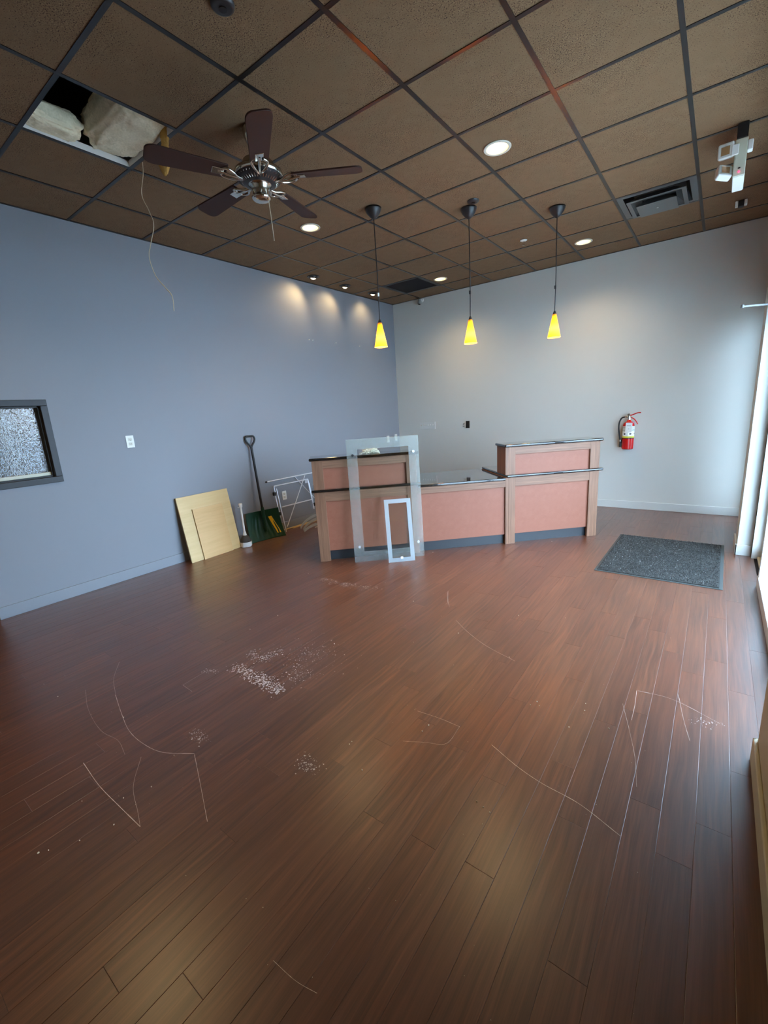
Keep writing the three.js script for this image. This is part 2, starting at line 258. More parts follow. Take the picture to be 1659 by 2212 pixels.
struct('ceiling_hall', 'plain ceiling of the hall and room behind the blue grey wall', bx(-2.5, -0.15, 2.7, 2.75, 3.6, 7.3), M.plain);
struct('added_canopy_outside', 'unseen pale canopy added outside the storefront to hold back high sky light', bx(5.0, 5.75, 2.95, 3.15, -6, 14, 'z'), M.plain);  // out of view, added to shade the pier and glazing from high sky
struct('ground_outside', 'pale concrete walk and asphalt outside the storefront', [bx(5.0, 7.2, -0.15, -0.02, -12, 22)], M.concrete);
struct('parking_outside', 'grey asphalt parking area beyond the walk', [bx(7.2, 40, -0.3, -0.1, -30, 40)], M.asphalt);

// storefront glazing
{
  const w1 = structGroup('window_1', 'tall window between the pier and the pale grey wall');
  obj('frame', [rbx(4.88, 4.96, 0, 0.1, W1Z, W1E, 0.003, 'z'), rbx(4.88, 4.96, 2.2, 2.28, W1Z, W1E, 0.003, 'z'), rbx(4.88, 4.96, 0.1, 2.2, W1Z, W1Z + 0.05, 0.003, 'y'), rbx(4.88, 4.96, 0.1, 2.2, W1E - 0.05, W1E, 0.003, 'y')], M.alu, w1);
  obj('pane', bx(4.92, 4.926, 0.1, 2.2, W1Z + 0.05, W1E - 0.05), M.window, w1);
  const w2 = structGroup('window_2', 'white framed storefront window with a low sill');
  obj('sill', rbx(4.845, 4.98, 0, 0.085, 2.34, 4.39, 0.004, 'z'), M.alu, w2);
  obj('transom_bar', rbx(4.87, 4.96, 2.2, 2.28, 2.34, 4.39, 0.003, 'z'), M.alu, w2); obj('head', rbx(4.87, 4.96, HEAD - 0.05, HEAD, 1.64, 4.39, 0.003, 'z'), M.alu, w2);
  for (const [a, b] of [[1.64, 2.36], [2.4, 3.36], [3.415, 4.335]]) obj('added_transom_pane', bx(4.92, 4.926, 2.28, HEAD - 0.05, a, b), M.window, w2);  // unseen upper panes, added to let more sky light into the room
  for (const z of [2.34, 3.36, 4.335]) obj('mullion', rbx(4.85, 4.96, 0.085, 2.2, z, z + 0.055, 0.003, 'y'), M.alu, w2);
  for (const [a, b] of [[2.395, 3.36], [3.415, 4.335]]) obj('pane', bx(4.92, 4.926, 0.085, 2.2, a, b), M.window, w2);
  const d1 = structGroup('door_1', 'glazed entrance door in a white frame beside the pier');
  obj('threshold', rbx(4.885, 4.98, 0, 0.022, 1.64, 2.34, 0.004, 'z'), M.creamTrim, d1);
  for (const z of [1.64, 2.29]) obj('stile', rbx(4.91, 4.955, 0.022, 2.2, z, z + 0.05, 0.003, 'y'), M.alu, d1);
  for (const y of [0.022, 2.12]) obj('rail', rbx(4.91, 4.955, y, y + 0.08, 1.69, 2.29, 0.003, 'z'), M.alu, d1);
  obj('head', rbx(4.88, 4.96, 2.2, 2.28, 1.64, 2.34, 0.003, 'z'), M.alu, d1);
  obj('pane', bx(4.93, 4.936, 0.1, 2.12, 1.69, 2.29), M.window, d1);
  obj('jamb', rbx(4.845, 4.9, 0, 2.28, 1.573, 1.64, 0.003, 'y'), M.greyTrim, d1);
  obj('closer_arm', [squareTube([4.575, 2.062, 1.98], [4.86, 2.075, 1.74], 0.014), cyl(0.011, 0.011, 0.024, [4.575, 2.062, 1.98], 14), rbx(4.84, 4.91, 2.03, 2.1, 1.66, 1.9, 0.006)], M.steel, d1);
}
// inner window with rain glass
{
  const w = structGroup('window_3', 'inner window of rain patterned glass in a black frame');
  const f = 0.05, { z0, z1, y0, y1 } = IW;
  for (const g of [rbx(-0.02, 0.016, y1, y1 + f, z0 - f, z1 + f, 0.004, 'z'), rbx(-0.02, 0.016, y0 - f, y0, z0 - f, z1 + f, 0.004, 'z'), rbx(-0.02, 0.016, y0, y1, z0 - f, z0, 0.004, 'y'), rbx(-0.02, 0.016, y0, y1, z1, z1 + f, 0.004, 'y')]) obj('frame', g, M.frame, w);
  obj('reveal', [bx(-0.15, -0.02, y1 - 0.012, y1, z0, z1), bx(-0.15, -0.02, y0, y0 + 0.012, z0, z1), bx(-0.15, -0.02, y0, y1, z0, z0 + 0.012), bx(-0.15, -0.02, y0, y1, z1 - 0.012, z1)], M.black, w);
  const pg = new THREE.BoxGeometry(0.005, y1 - y0 - 0.024, z1 - z0 - 0.024, 1, 220, 170), pp = pg.attributes.position;
  for (let i = 0; i < pp.count; i++) if (pp.getX(i) > 0.001) { const y = pp.getY(i), z = pp.getZ(i); pp.setX(i, pp.getX(i) + 0.0042 * fbm(y * 62, z * 95, 4, 2)); }
  pg.computeVertexNormals(); pg.translate(-0.07, (y0 + y1) / 2, (z0 + z1) / 2); obj('pane', pg, M.rain, w);
  obj('glass_stop', rbx(-0.068, -0.04, y0 + 0.012, y0 + 0.04, z0 + 0.012, z1 - 0.012, 0.003, 'z'), M.ivory, w);
  const lamp = thing('added_panel_light', 'unseen ceiling panel lamp added to brighten the rain glass from behind', 'light', [-1.3, 2.7, 4.6]);  // lamp added out of view so the rain glass looks bright
  obj('diffuser', bx(-0.3, 0.3, -0.02, 0, -0.5, 0.5), M.panelLight, lamp);
  const L = new THREE.RectAreaLight(0xfff4e4, LAMP.back, 0.6, 1.0); L.position.set(0, -0.03, 0); L.rotation.x = -Math.PI / 2; lamp.add(L);
  const cab = thing('storage_cabinet', 'dark grey cabinet seen through the rain glass window', 'cabinet', [-2.5, 0, 3.9]); obj('body', rbx(0.001, 0.5, 0.0, 1.42, 0, 1.5, 0.006), M.strip, cab); for (const z of [0.01, 0.76]) obj('door', rbx(0.5, 0.518, 0.06, 1.4, z, z + 0.73, 0.004), M.duct, cab);
  const p = thing('door_jamb_post', 'pale post seen through the rain glass window', 'post', [-0.62, 0, 5.28]);
  obj('shaft', rbx(-0.03, 0.03, 0, 2.4, -0.03, 0.03, 0.004, 'y'), M.white, p);
}

// ================================================================ CEILING
const ceiling = structGroup('ceiling', 'dropped ceiling of speckled brown tiles in a black metal grid');
const holes = []; // [x, z, radius]
const cans = [[1.30, 3.15], [3.13, 3.155], [3.125, 0.705], [1.30, 0.705], [1.30, 5.6], [1.30, 8.03]], washers = [[0.245, 2.08], [0.235, 1.465], [0.25, 0.86]];
cans.forEach(([x, z]) => holes.push([x, z, 0.078])); washers.forEach(([x, z]) => holes.push([x, z, 0.062]));
const XS = [...GX.slice(0, 8), XB];
for (let i = 0; i < XS.length - 1; i++) for (let j = 0; j < GZ.length - 1; j++) {
  if (i === 2 && j === 8) continue;                  // the missing tile
  if (i === 1 && j === 1) continue;                  // return air grille
  if (i === 6 && j === 2) continue;                  // supply diffuser
  const g = 0.004, a = XS[i] + g, b = (i === XS.length - 2 && GZ[j] > 4.3 ? XW : XS[i + 1]) - g, c = GZ[j] + g, d = GZ[j + 1] - g, h = holes.find(([x, z]) => x > a && x < b && z > c && z < d);
  const y0 = H + 0.003 + rr(-0.0006, 0.0012);
  if (!h) { obj('ceiling_tile', bx(a, b, y0, y0 + 0.016, c, d, 'x', rnd() * 5, rnd() * 5), M.tile, ceiling); continue; }
  const s = new THREE.Shape([[a, c], [b, c], [b, d], [a, d]].map((p) => new THREE.Vector2(p[0], p[1]))); s.holes.push(new THREE.Path().absarc(h[0], h[1], h[2], 0, Math.PI * 2, true));
  const e = new THREE.ExtrudeGeometry(s, { depth: 0.016, bevelEnabled: false, curveSegments: 24 }); e.rotateX(Math.PI / 2); e.translate(0, y0 + 0.016, 0); obj('ceiling_tile', metric(e, 'x', rnd() * 5, rnd() * 5), M.tile, ceiling);
}
const tee = (x0, x1, z0, z1) => { const along = x1 - x0 > z1 - z0, cx = (x0 + x1) / 2, cz = (z0 + z1) / 2; return [bx(x0, x1, H, H + 0.003, z0, z1), along ? bx(x0, x1, H + 0.003, H + 0.034, cz - 0.0015, cz + 0.0015) : bx(cx - 0.0015, cx + 0.0015, H + 0.003, H + 0.034, z0, z1)]; };
for (const x of GX.slice(1, 8)) obj('main_runner', tee(x - 0.012, x + 0.012, 0.01, ZEND - 0.01), M.grid, ceiling);
for (const z of GZ.slice(1, -1)) for (let i = 0; i < XS.length - 1; i++) obj('cross_tee', tee(XS[i] + (i ? 0.0122 : 0.02), Math.min(XS[i + 1], z > 4.44 ? XW : XB) - 0.0122, z - 0.012, z + 0.012), M.grid, ceiling);
obj('wall_angle', [bx(0, 0.022, H, H + 0.003, 0, ZEND), bx(0, XB, H, H + 0.003, 0, 0.022), bx(XB - 0.022, XB, H, H + 0.003, 0, 4.44)], M.grid, ceiling);
{ // galvanised sides of the grid round the missing tile
  const [x0, x1, z0, z1] = [GX[2] + 0.012, GX[3] - 0.012, GZ[8] + 0.012, GZ[9] - 0.012];
  obj('tee_web', [bx(x0 - 0.003, x0, H + 0.003, H + 0.04, z0, z1), bx(x0, x1, H + 0.003, H + 0.04, z0 - 0.003, z0), bx(x0, x1, H + 0.003, H + 0.04, z1, z1 + 0.003)], M.white, ceiling);
}
// insulation in the hole
function lump(name, label, c, r, pts, mat, amp = 0.04, freq = 7) {
  const g = new THREE.SphereGeometry(1, 64, 40), p = g.attributes.position;
  for (let i = 0; i < p.count; i++) { const v = V(p.getX(i), p.getY(i), p.getZ(i)); const q = V(Math.sign(v.x) * Math.abs(v.x) ** 0.6, Math.sign(v.y) * Math.abs(v.y) ** 0.7, Math.sign(v.z) * Math.abs(v.z) ** 0.6); const n = 1 + amp * 4 * fbm(v.x * freq * 0.3, v.y * freq * 0.3, v.z * freq * 0.3 + r[0] * 9, 3) + amp * fbm(v.x * freq, v.y * freq, v.z * freq, 4); p.setXYZ(i, c[0] + q.x * r[0] * n, c[1] + q.y * r[1] * n, c[2] + q.z * r[2] * n); }
  g.computeVertexNormals(); return tag(obj(name, metric(g), mat), label, 'insulation');
}
lump('insulation_batt', 'large cream insulation batt bulging in the open ceiling tile beside the fan', [1.455, 3.272, 4.838], [0.31, 0.105, 0.165], 0, M.insul, 0.05, 9);
lump('insulation_batt', 'smaller cream insulation batt at the far edge of the ceiling opening', [1.235, 3.226, 5.16], [0.085, 0.06, 0.15], 0, M.insul, 0.07, 9);
{ // torn tuft hanging out
  const P = [[355, 282, 0.042], [356, 300, 0.036], [357, 322, 0.036], [353, 343, 0.052], [356, 360, 0.044], [357, 374, 0.018]].map(([u, v, r]) => [onPlane(u, v, 'z', 4.70), r]);
  const gs = []; for (let i = 0; i < 46; i++) { const t = i / 45 * (P.length - 1), k = Math.min(P.length - 2, Math.floor(t)), f = t - k, c = [0, 1, 2].map((q) => P[k][0][q] + (P[k + 1][0][q] - P[k][0][q]) * f), r = (P[k][1] + (P[k + 1][1] - P[k][1]) * f) * rr(0.6, 1.0), g = new THREE.IcosahedronGeometry(r, 1), pp = g.attributes.position; for (let q = 0; q < pp.count; q++) { const n = 1 + 0.5 * fbm(pp.getX(q) * 90 + i, pp.getY(q) * 90, pp.getZ(q) * 90); pp.setXYZ(q, pp.getX(q) * n + c[0] + rr(-1, 1) * r * 0.05, pp.getY(q) * n + c[1], pp.getZ(q) * n * 0.6 + c[2]); } g.computeVertexNormals(); gs.push(g); }
  tag(obj('insulation_tuft', gs, M.insulDark), 'torn amber insulation tuft dangling from the ceiling opening', 'insulation');
  const d = thing('air_duct', 'dark round duct inside the ceiling opening', 'duct', [0, 0, 0]);
  obj('pipe', [rod([1.2, 3.62, 5.38], [1.9, 3.62, 5.16], 0.11, 0.11, 20), rod([1.12, 3.5, 5.2], [1.32, 3.5, 5.36], 0.09, 0.09, 16)], M.duct, d); obj('collar', rod([1.52, 3.62, 5.28], [1.56, 3.62, 5.267], 0.118, 0.118, 20), M.silver, d);
}
tag(obj('dangling_wire', tube([[308, 350], [309, 378], [306, 420], [322, 456], [332, 485], [325, 530], [322, 552], [336, 595], [358, 622], [372, 640], [376, 672]].map(([u, v]) => onPlane(u, v, 'z', 4.68)), 0.0028, 80, 6), M.wire), 'thin cream wire dangling from the ceiling opening', 'wire');

// ================================================================ CEILING FITTINGS
function spot(parent, at, to, I, ang, pen, r = 1) { const l = new THREE.SpotLight(WARM, I, 0, ang, pen, 2); l.position.set(...at); l.castShadow = true; l.shadow.radius = r; l.target.position.set(...to); parent.add(l); parent.add(l.target); return l; }
cans.forEach(([x, z], i) => {
  const where = ['above the space between fan and counter', 'on the fan side of the three pendants', 'over the wall side nearest the fire extinguisher', 'beside the black return grille'][i];
  const t = thing('recessed_light', i < 4 ? 'round recessed downlight glowing warm ' + where : 'round recessed downlight ' + ['over the open floor facing the inner window', 'at the far end facing the hall'][i - 4], 'light', [x, H, z], 0, 'recessed downlights');
  obj('trim_ring', lathe([[0.072, 0.004], [0.074, -0.004], [0.09, -0.004], [0.093, 0], [0.09, 0.003]], 40), M.offwhite, t);
  obj('reflector', lathe([[0.05, 0.1], [0.056, 0.075], [0.068, 0.03], [0.073, -0.003]], 40), M.reflector, t);
  obj('bulb', lathe([[0.0001, 0.022], [0.03, 0.026], [0.047, 0.036], [0.05, 0.06], [0.03, 0.1]], 32), M.bulb, t);
  spot(t, [0, 0.012, 0], [0, -3, 0], LAMP.can, 1.15, 0.9, 3.5);
});
washers.forEach(([x, z], i) => {
  const t = thing('eyeball_light', ['recessed eyeball light aimed at the brightest scallop on the blue grey wall', 'middle one of the three recessed eyeball lights along the blue grey wall', 'recessed eyeball light nearest the room corner'][i], 'light', [x, H, z], 0, 'eyeball lights along the blue grey wall');
  obj('trim_ring', lathe([[0.055, 0.004], [0.056, -0.004], [0.076, -0.004], [0.079, 0], [0.075, 0.003]], 40), M.blackSatin, t);
  const b = obj('eyeball', lathe([[0.036, -0.02], [0.04, -0.022], [0.05, -0.008], [0.054, 0.012], [0.05, 0.03], [0.04, 0.045]], 32), M.blackSatin, t); b.rotation.z = -0.15;
  const e = obj('bulb', lathe([[0.0001, -0.034], [0.016, -0.031], [0.028, -0.024], [0.034, -0.016], [0.035, 0.01], [0.02, 0.03]], 28), M.bulbSoft, t); e.rotation.z = -0.15;
  const a = [-0.012, -0.045, 0]; spot(t, a, [-1.0, -1.4, [0.9, 0.75, -0.1][i]], LAMP.wash * [1.25, 0.95, 0.85][i], 0.95, 1, 1.5);
});
// pendants
[[1.964, 3.045, 2.03], [2.567, 2.437, 2.03], [3.166, 1.863, 2.05]].forEach(([x, z, yb], i) => {
  const t = thing('pendant_lamp', ['amber glass pendant lamp hanging over the counter section with leaning glass', 'middle amber glass pendant lamp of the row of three', 'amber glass pendant lamp nearest the fire extinguisher'][i], 'lamp', [x, yb, z], 0, 'amber pendants over the counter');
  const top = H - yb;
  obj('canopy', lathe([[0.0001, -0.085], [0.012, -0.084], [0.03, -0.07], [0.056, -0.04], [0.068, -0.012], [0.07, 0], [0.0001, 0]], 36, [0, top, 0]), M.blackSatin, t);
  obj('cord', tube([[0, top - 0.08, 0], [0.002, top - 0.4, 0], [0.004, top * 0.5, 0.001], [0, 0.215, 0]], 0.004, 30, 6), M.black, t);
  obj('cord_clip', rbx(-0.008, 0.008, 0.43, 0.46, -0.006, 0.006, 0.002), i === 0 ? M.white : M.blackSatin, t);
  obj('socket', lathe([[0.0001, 0.24], [0.007, 0.238], [0.011, 0.228], [0.016, 0.213], [0.0175, 0.18], [0.0001, 0.18]], 20), M.black, t);
  obj('shade', lathe([[0.06, 0], [0.053, 0.03], [0.0435, 0.075], [0.034, 0.122], [0.0245, 0.17], [0.0205, 0.198], [0.017, 0.208]], 40), M.amber, t);
  obj('bulb', new THREE.SphereGeometry(0.02, 20, 14).translate(0, 0.07, 0), M.bulbSoft, t);
  const l = new THREE.PointLight(new THREE.Color().setRGB(1, 0.72, 0.4), LAMP.pendant, 0, 2); l.position.set(0, 0.07, 0); l.castShadow = true; t.add(l);
});
// ceiling fan
{
  const t = thing('ceiling_fan', 'chrome ceiling fan with five dark wood blades', 'fan', [2.11, H, 4.40]);
  obj('canopy', lathe([[0.0001, -0.125], [0.018, -0.124], [0.03, -0.118], [0.034, -0.1], [0.05, -0.085], [0.066, -0.05], [0.071, -0.015], [0.068, 0], [0.0001, 0]], 40), M.chrome, t);
  obj('downrod', cyl(0.013, 0.013, 0.1, [0, -0.15, 0], 16), M.nickel, t);
  obj('motor_housing', lathe([[0.0001, -0.165], [0.05, -0.167], [0.088, -0.175], [0.095, -0.185], [0.096, -0.215], [0.115, -0.225], [0.143, -0.232], [0.147, -0.245], [0.143, -0.262], [0.125, -0.268]], 48), M.chrome, t);
  obj('vent_ring', lathe([[0.143, -0.262], [0.128, -0.278], [0.098, -0.297], [0.07, -0.302]], 48), M.blackSatin, t);
  for (let k = 0; k < 40; k++) { const a = k / 40 * Math.PI * 2; obj('vent_fin', rod([Math.cos(a) * 0.135, -0.268, Math.sin(a) * 0.135], [Math.cos(a) * 0.098, -0.296, Math.sin(a) * 0.098], 0.0032, 0.0026, 5), M.chrome, t); }
  obj('switch_housing', lathe([[0.07, -0.3], [0.056, -0.31], [0.05, -0.335], [0.05, -0.36], [0.058, -0.366], [0.056, -0.376], [0.045, -0.386], [0.02, -0.392], [0.0001, -0.393]], 40), M.chrome, t);
  obj('pull_chain', tube([[0.03, -0.38, -0.03], [0.034, -0.5, -0.033], [0.036, -0.61, -0.036]], 0.0022, 20, 6), M.wire, t);
  const bl = new THREE.Shape(); bl.moveTo(0.2, -0.052); bl.lineTo(0.58, -0.068); bl.quadraticCurveTo(0.632, -0.066, 0.635, -0.03); bl.lineTo(0.635, 0.03); bl.quadraticCurveTo(0.632, 0.066, 0.58, 0.068); bl.lineTo(0.2, 0.052); bl.closePath();
  const bg = new THREE.ExtrudeGeometry(bl, { depth: 0.006, bevelEnabled: true, bevelSize: 0.0015, bevelThickness: 0.0015, bevelSegments: 1 }); bg.rotateX(Math.PI / 2); bg.rotateX(0.2); bg.translate(0, -0.262, 0);
  const arm = [];
  for (const s of [-1, 1]) { arm.push(tube([[0.1, -0.286, 0], [0.14, -0.288, s * 0.018], [0.175, -0.28, s * 0.04], [0.21, -0.272, s * 0.045], [0.235, -0.27, s * 0.02]], 0.008, 24, 8)); }
  arm.push(tube([[0.1, -0.286, 0], [0.16, -0.285, 0], [0.25, -0.271, 0]], 0.0075, 16, 8), new RoundedBoxGeometry(0.07, 0.006, 0.05, 2, 0.003).rotateX(0.2).translate(0.25, -0.272, 0));
  const ag = join(arm);
  for (const deg of [-34, -106, -178, 110, 38]) { const b = obj('blade', bg, M.bladeWood, t), a = obj('blade_arm', ag, M.chrome, t); b.rotation.y = a.rotation.y = -deg * Math.PI / 180; }
}
// return grille, diffuser
{
  const [x0, x1, z0, z1] = [GX[1] + 0.012, GX[2] - 0.012, GZ[1] + 0.012, GZ[2] - 0.012];
  const t = thing('return_grille', 'flat black return air grille set in the ceiling near the corner', 'vent', [x0, H, z0]); const w = x1 - x0, d = z1 - z0;
  obj('frame', [bx(0, w, 0, 0.006, 0, 0.03), bx(0, w, 0, 0.006, d - 0.03, d), bx(0, 0.03, 0, 0.006, 0, d), bx(w - 0.03, w, 0, 0.006, 0, d)], M.blackSatin, t);
  obj('backing', bx(0, w, 0.06, 0.065, 0, d), M.black, t);
  for (let k = 0; k < 22; k++) { const z = 0.042 + k * (d - 0.084) / 21, g = bx(0.03, w - 0.03, -0.011, 0.011, -0.0008, 0.0008); g.rotateX(0.7); g.translate(0, 0.012, z); obj('louver', g, M.black, t); }
}
{
  const [x0, x1, z0, z1] = [GX[6] + 0.012, GX[7] - 0.012, GZ[2] + 0.012, GZ[3] - 0.012], w = x1 - x0, d = z1 - z0;
  const t = thing('supply_diffuser', 'grey stepped square air diffuser set in the ceiling', 'vent', [(x0 + x1) / 2, H, (z0 + z1) / 2]);
  const ringShape = (a, b) => { const s = new THREE.Shape([[-a, -a], [a, -a], [a, a], [-a, a]].map((p) => new THREE.Vector2(...p))); s.holes.push(new THREE.Path([[-b, -b], [-b, b], [b, b], [b, -b]].map((p) => new THREE.Vector2(...p)))); const g = new THREE.ExtrudeGeometry(s, { depth: 0.003, bevelEnabled: false }); g.rotateX(Math.PI / 2); return g; };
  const cone = (r0, y0, r1, y1) => { const g = new THREE.CylinderGeometry(r1 * Math.SQRT2, r0 * Math.SQRT2, y1 - y0, 4, 1, true); g.rotateY(Math.PI / 4); g.translate(0, (y0 + y1) / 2, 0); return g.toNonIndexed(); };
  const grey = std({ color: s8(96, 98, 98), roughness: 0.4, metalness: 0.2, side: THREE.DoubleSide });
  const nn = (g) => { g.deleteAttribute('normal'); g.computeVertexNormals(); return g; };
  obj('flange', ringShape(w / 2, 0.245).translate(0, 0.004, 0), grey, t);
  obj('neck', [nn(cone(0.245, 0.0, 0.2, 0.09)), bx(-0.2, 0.2, 0.088, 0.092, -0.2, 0.2)], M.black, t);
  obj('louver_ring', nn(cone(0.215, -0.03, 0.13, 0.03)), grey, t);
  obj('louver_lip', ringShape(0.222, 0.19).translate(0, -0.028, 0), grey, t);
  obj('center_plate', [nn(cone(0.15, -0.058, 0.08, 0.0)), bx(-0.15, 0.15, -0.061, -0.058, -0.15, 0.15)], grey, t);
  obj('screw', cyl(0.008, 0.008, 0.004, [0, -0.062, 0], 12), M.silver, t);
}
// exit light unit, sensor, small fittings
{
  const t = thing('emergency_light', 'white emergency exit light with two square lamp heads under the ceiling', 'light', [4.468, 2.85, 2.30]);
  obj('body', rbx(-0.033, 0.033, 0, 0.22, -0.29, 0, 0.006), M.ivory, t); obj('bottom_lens', rbx(-0.03, 0.03, -0.004, 0.001, -0.285, -0.006, 0.002), M.white, t);
  obj('mount', rbx(-0.03, 0.03, 0.22, H - 2.85, -0.1, 0.0, 0.006), M.black, t); obj('side_box', rbx(0.033, 0.062, 0.14, 0.2, -0.06, -0.005, 0.006), M.white, t); obj('cap', rbx(-0.05, -0.012, 0.13, 0.19, -0.01, 0.012, 0.004), M.white, t);
  obj('test_button', cyl(0.007, 0.007, 0.006, [0, 0.045, 0], 12).rotateX(0).translate(0, 0, 0.001), M.black, t); obj('indicator_led', new THREE.SphereGeometry(0.006, 12, 8).translate(0.0, 0.024, 0.003), M.led, t);
  [[-0.082, 0.175, -0.01, -0.2, 0.2], [-0.075, 0.055, -0.01, 0.5, -0.5]].forEach(([x, y, z, ry, rx]) => { const h = new THREE.Group(); h.name = 'lamp_head'; h.position.set(x, y, z); h.rotation.set(rx, ry, 0); t.add(h); obj('housing', rbx(-0.045, 0.045, -0.045, 0.045, -0.04, 0.008, 0.012, 'x', 0, 0, 3), M.white, h); obj('lens', rbx(-0.036, 0.036, -0.036, 0.036, 0.008, 0.014, 0.004), M.clear, h); obj('reflector', new THREE.CylinderGeometry(0.034, 0.01, 0.02, 4, 1).rotateY(Math.PI / 4).rotateX(Math.PI / 2).translate(0, 0, 0.0), std({ color: s8(206, 160, 110), roughness: 0.25, metalness: 0.7 }), h); });
  const s = thing('ceiling_sensor', 'small black sensor with white ends fixed to the ceiling', 'sensor', [4.50, H, 0.71]);
  obj('body', rbx(-0.022, 0.022, -0.05, 0, -0.03, 0.03, 0.006), M.black, s); obj('end_cap', rbx(-0.045, -0.022, -0.045, 0, -0.02, 0.03, 0.004), M.white, s); obj('end_cap', rbx(0.022, 0.045, -0.045, 0, -0.02, 0.03, 0.004), M.white, s);
  const sp = thing('sprinkler_head', 'white sprinkler head in the ceiling between pendants and back wall', 'sprinkler', [2.651, H, 1.28]);
  obj('escutcheon', lathe([[0.012, -0.012], [0.02, -0.012], [0.036, -0.004], [0.038, 0], [0.012, 0]], 28), M.white, sp); obj('frame_arms', [rod([-0.009, -0.01, 0], [-0.004, -0.045, 0], 0.0025), rod([0.009, -0.01, 0], [0.004, -0.045, 0], 0.0025)], M.chrome, sp); obj('deflector', cyl(0.014, 0.014, 0.002, [0, -0.048, 0], 20), M.chrome, sp);
  for (const [x, z, r, l] of [[2.66, 2.543, 0.05, 'dark round ceiling cover beside the middle pendant canopy'], [2.68, 4.992, 0.05, 'dark round ceiling cover on the tile behind the fan']]) { const c = thing('ceiling_cover', l, 'cover', [x, H, z]); obj('disc', lathe([[0.0001, -0.016], [r * 0.7, -0.015], [r * 0.95, -0.008], [r, 0.002]], 32), M.blackSatin, c); obj('center_cap', cyl(r * 0.3, r * 0.34, 0.004, [0, -0.017, 0], 20), M.black, c); }
  const c = thing('security_camera', 'small security camera mounted high on the pale grey wall', 'camera', [0.57, 3.11, 0]);
  obj('mount', [cyl(0.03, 0.03, 0.012, [0, 0, 0]).rotateX(Math.PI / 2).translate(0, 0.02, 0.006), rod([0, 0.02, 0.01], [0, 0.01, 0.05], 0.012)], M.white, c); const cb = obj('body', lathe([[0.0001, 0], [0.026, 0.002], [0.03, 0.01], [0.03, 0.07], [0.0001, 0.075]], 24).rotateX(Math.PI), M.strip, c); cb.position.set(0, 0.02, 0.065); cb.rotation.x = -0.35; const ln = obj('lens', cyl(0.016, 0.016, 0.006, [0, -0.076, 0], 20), M.black, c); ln.position.set(0, 0.02, 0.065); ln.rotation.x = -0.35;
}

// ================================================================ WALL FITTINGS
function outlet(label, y, z, covered) {
  const t = thing('wall_outlet', label, 'outlet', [0, y, z]);
  obj('plate', rbx(0, 0.006, -0.058, 0.058, -0.036, 0.036, 0.003, 'z', 0, 0, 2), M.white, t);
  for (const s of [-1, 1]) { const r = obj('receptacle', rbx(0.005, 0.008, s * 0.021 - 0.014, s * 0.021 + 0.014, -0.017, 0.017, 0.004), M.offwhite, t); for (const q of [-1, 1]) obj('slot', bx(0.0078, 0.0086, s * 0.021 - 0.003, s * 0.021 + 0.005, q * 0.007 - 0.001, q * 0.007 + 0.001), M.black, r); obj('ground_hole', cyl(0.0025, 0.0025, 0.001, [0, 0, 0], 10).rotateZ(Math.PI / 2).translate(0.0083, s * 0.021 - 0.009, 0), M.black, r); }
  return t;
}
outlet('white duplex wall outlet beside the black framed inner window', 1.316, 4.526); outlet('white duplex wall outlet low behind the silver folding stand', 0.45, 2.733);
for (const [y, z, l] of [[2.448, 2.015, 'smaller of the paired pale wall anchors high on the blue grey wall'], [2.447, 1.949, 'larger of the paired pale wall anchors high on the blue grey wall'], [2.448, 1.487, 'pale wall anchor midway along the row high on the blue grey wall'], [2.442, 0.957, 'pale wall anchor of the high row nearest the room corner']]) tag(obj('wall_anchor', [cyl(0.006, 0.009, 0.012, [0, 0, 0], 12).rotateZ(-Math.PI / 2).translate(0.006, y, z), cyl(0.003, 0.003, 0.01, [0, 0, 0], 8).rotateZ(Math.PI / 2).translate(0.013, y, z)], M.white), l, 'anchor', 'pale wall anchors in a row');
{
  const t = thing('switch_plate', 'wide six gang switch plate on the pale grey wall', 'switch', [0.589, 1.17, 0]);
  obj('plate', rbx(-0.152, 0.14, -0.057, 0.057, 0, 0.007, 0.003), M.greyTrim, t); obj('end_cover', rbx(0.14, 0.153, -0.06, 0.062, 0, 0.012, 0.003), M.white, t);
  for (let k = 0; k < 6; k++) { const s = obj('toggle', rbx(-0.006, 0.006, -0.004, 0.016, 0.006, 0.02, 0.003), M.white, t); s.position.x = -0.12 + k * 0.046; s.rotation.x = -0.4; }
  const b = thing('wall_control_box', 'open black wall control box with white bracket on the pale grey wall', 'control', [1.31, 1.167, 0]);
  obj('box', [bx(-0.005, 0.05, -0.055, 0.055, 0, 0.004), bx(-0.005, 0.0, -0.055, 0.055, 0, 0.02), bx(0.045, 0.05, -0.055, 0.055, 0, 0.02)], M.black, b); obj('bracket', rbx(-0.03, -0.006, -0.04, 0.045, 0, 0.016, 0.003), M.offwhite, b); obj('wires', [tube([[-0.03, 0.02, 0.01], [-0.05, 0.012, 0.015], [-0.06, 0.0, 0.008]], 0.003, 10, 5), tube([[-0.03, -0.025, 0.01], [-0.055, -0.03, 0.014], [-0.065, -0.028, 0.006]], 0.003, 10, 5)], M.blackSatin, b);
  for (const [u, v, l] of [[838, 944.5, 'small white wall plate behind the tall glass sheet, further from the corner'], [855, 941, 'small white wall plate on the blue grey wall right by the room corner']]) { const p = onPlane(u, v, 'x', 0), g = thing('wall_plate', l, 'plate', [0, p[1] - 0.03, p[2]]); obj('plate', rbx(0, 0.006, -0.055, 0.055, -0.036, 0.036, 0.003), M.white, g); obj('rocker', rbx(0.005, 0.01, -0.032, 0.032, -0.016, 0.016, 0.003), M.offwhite, g); }
}
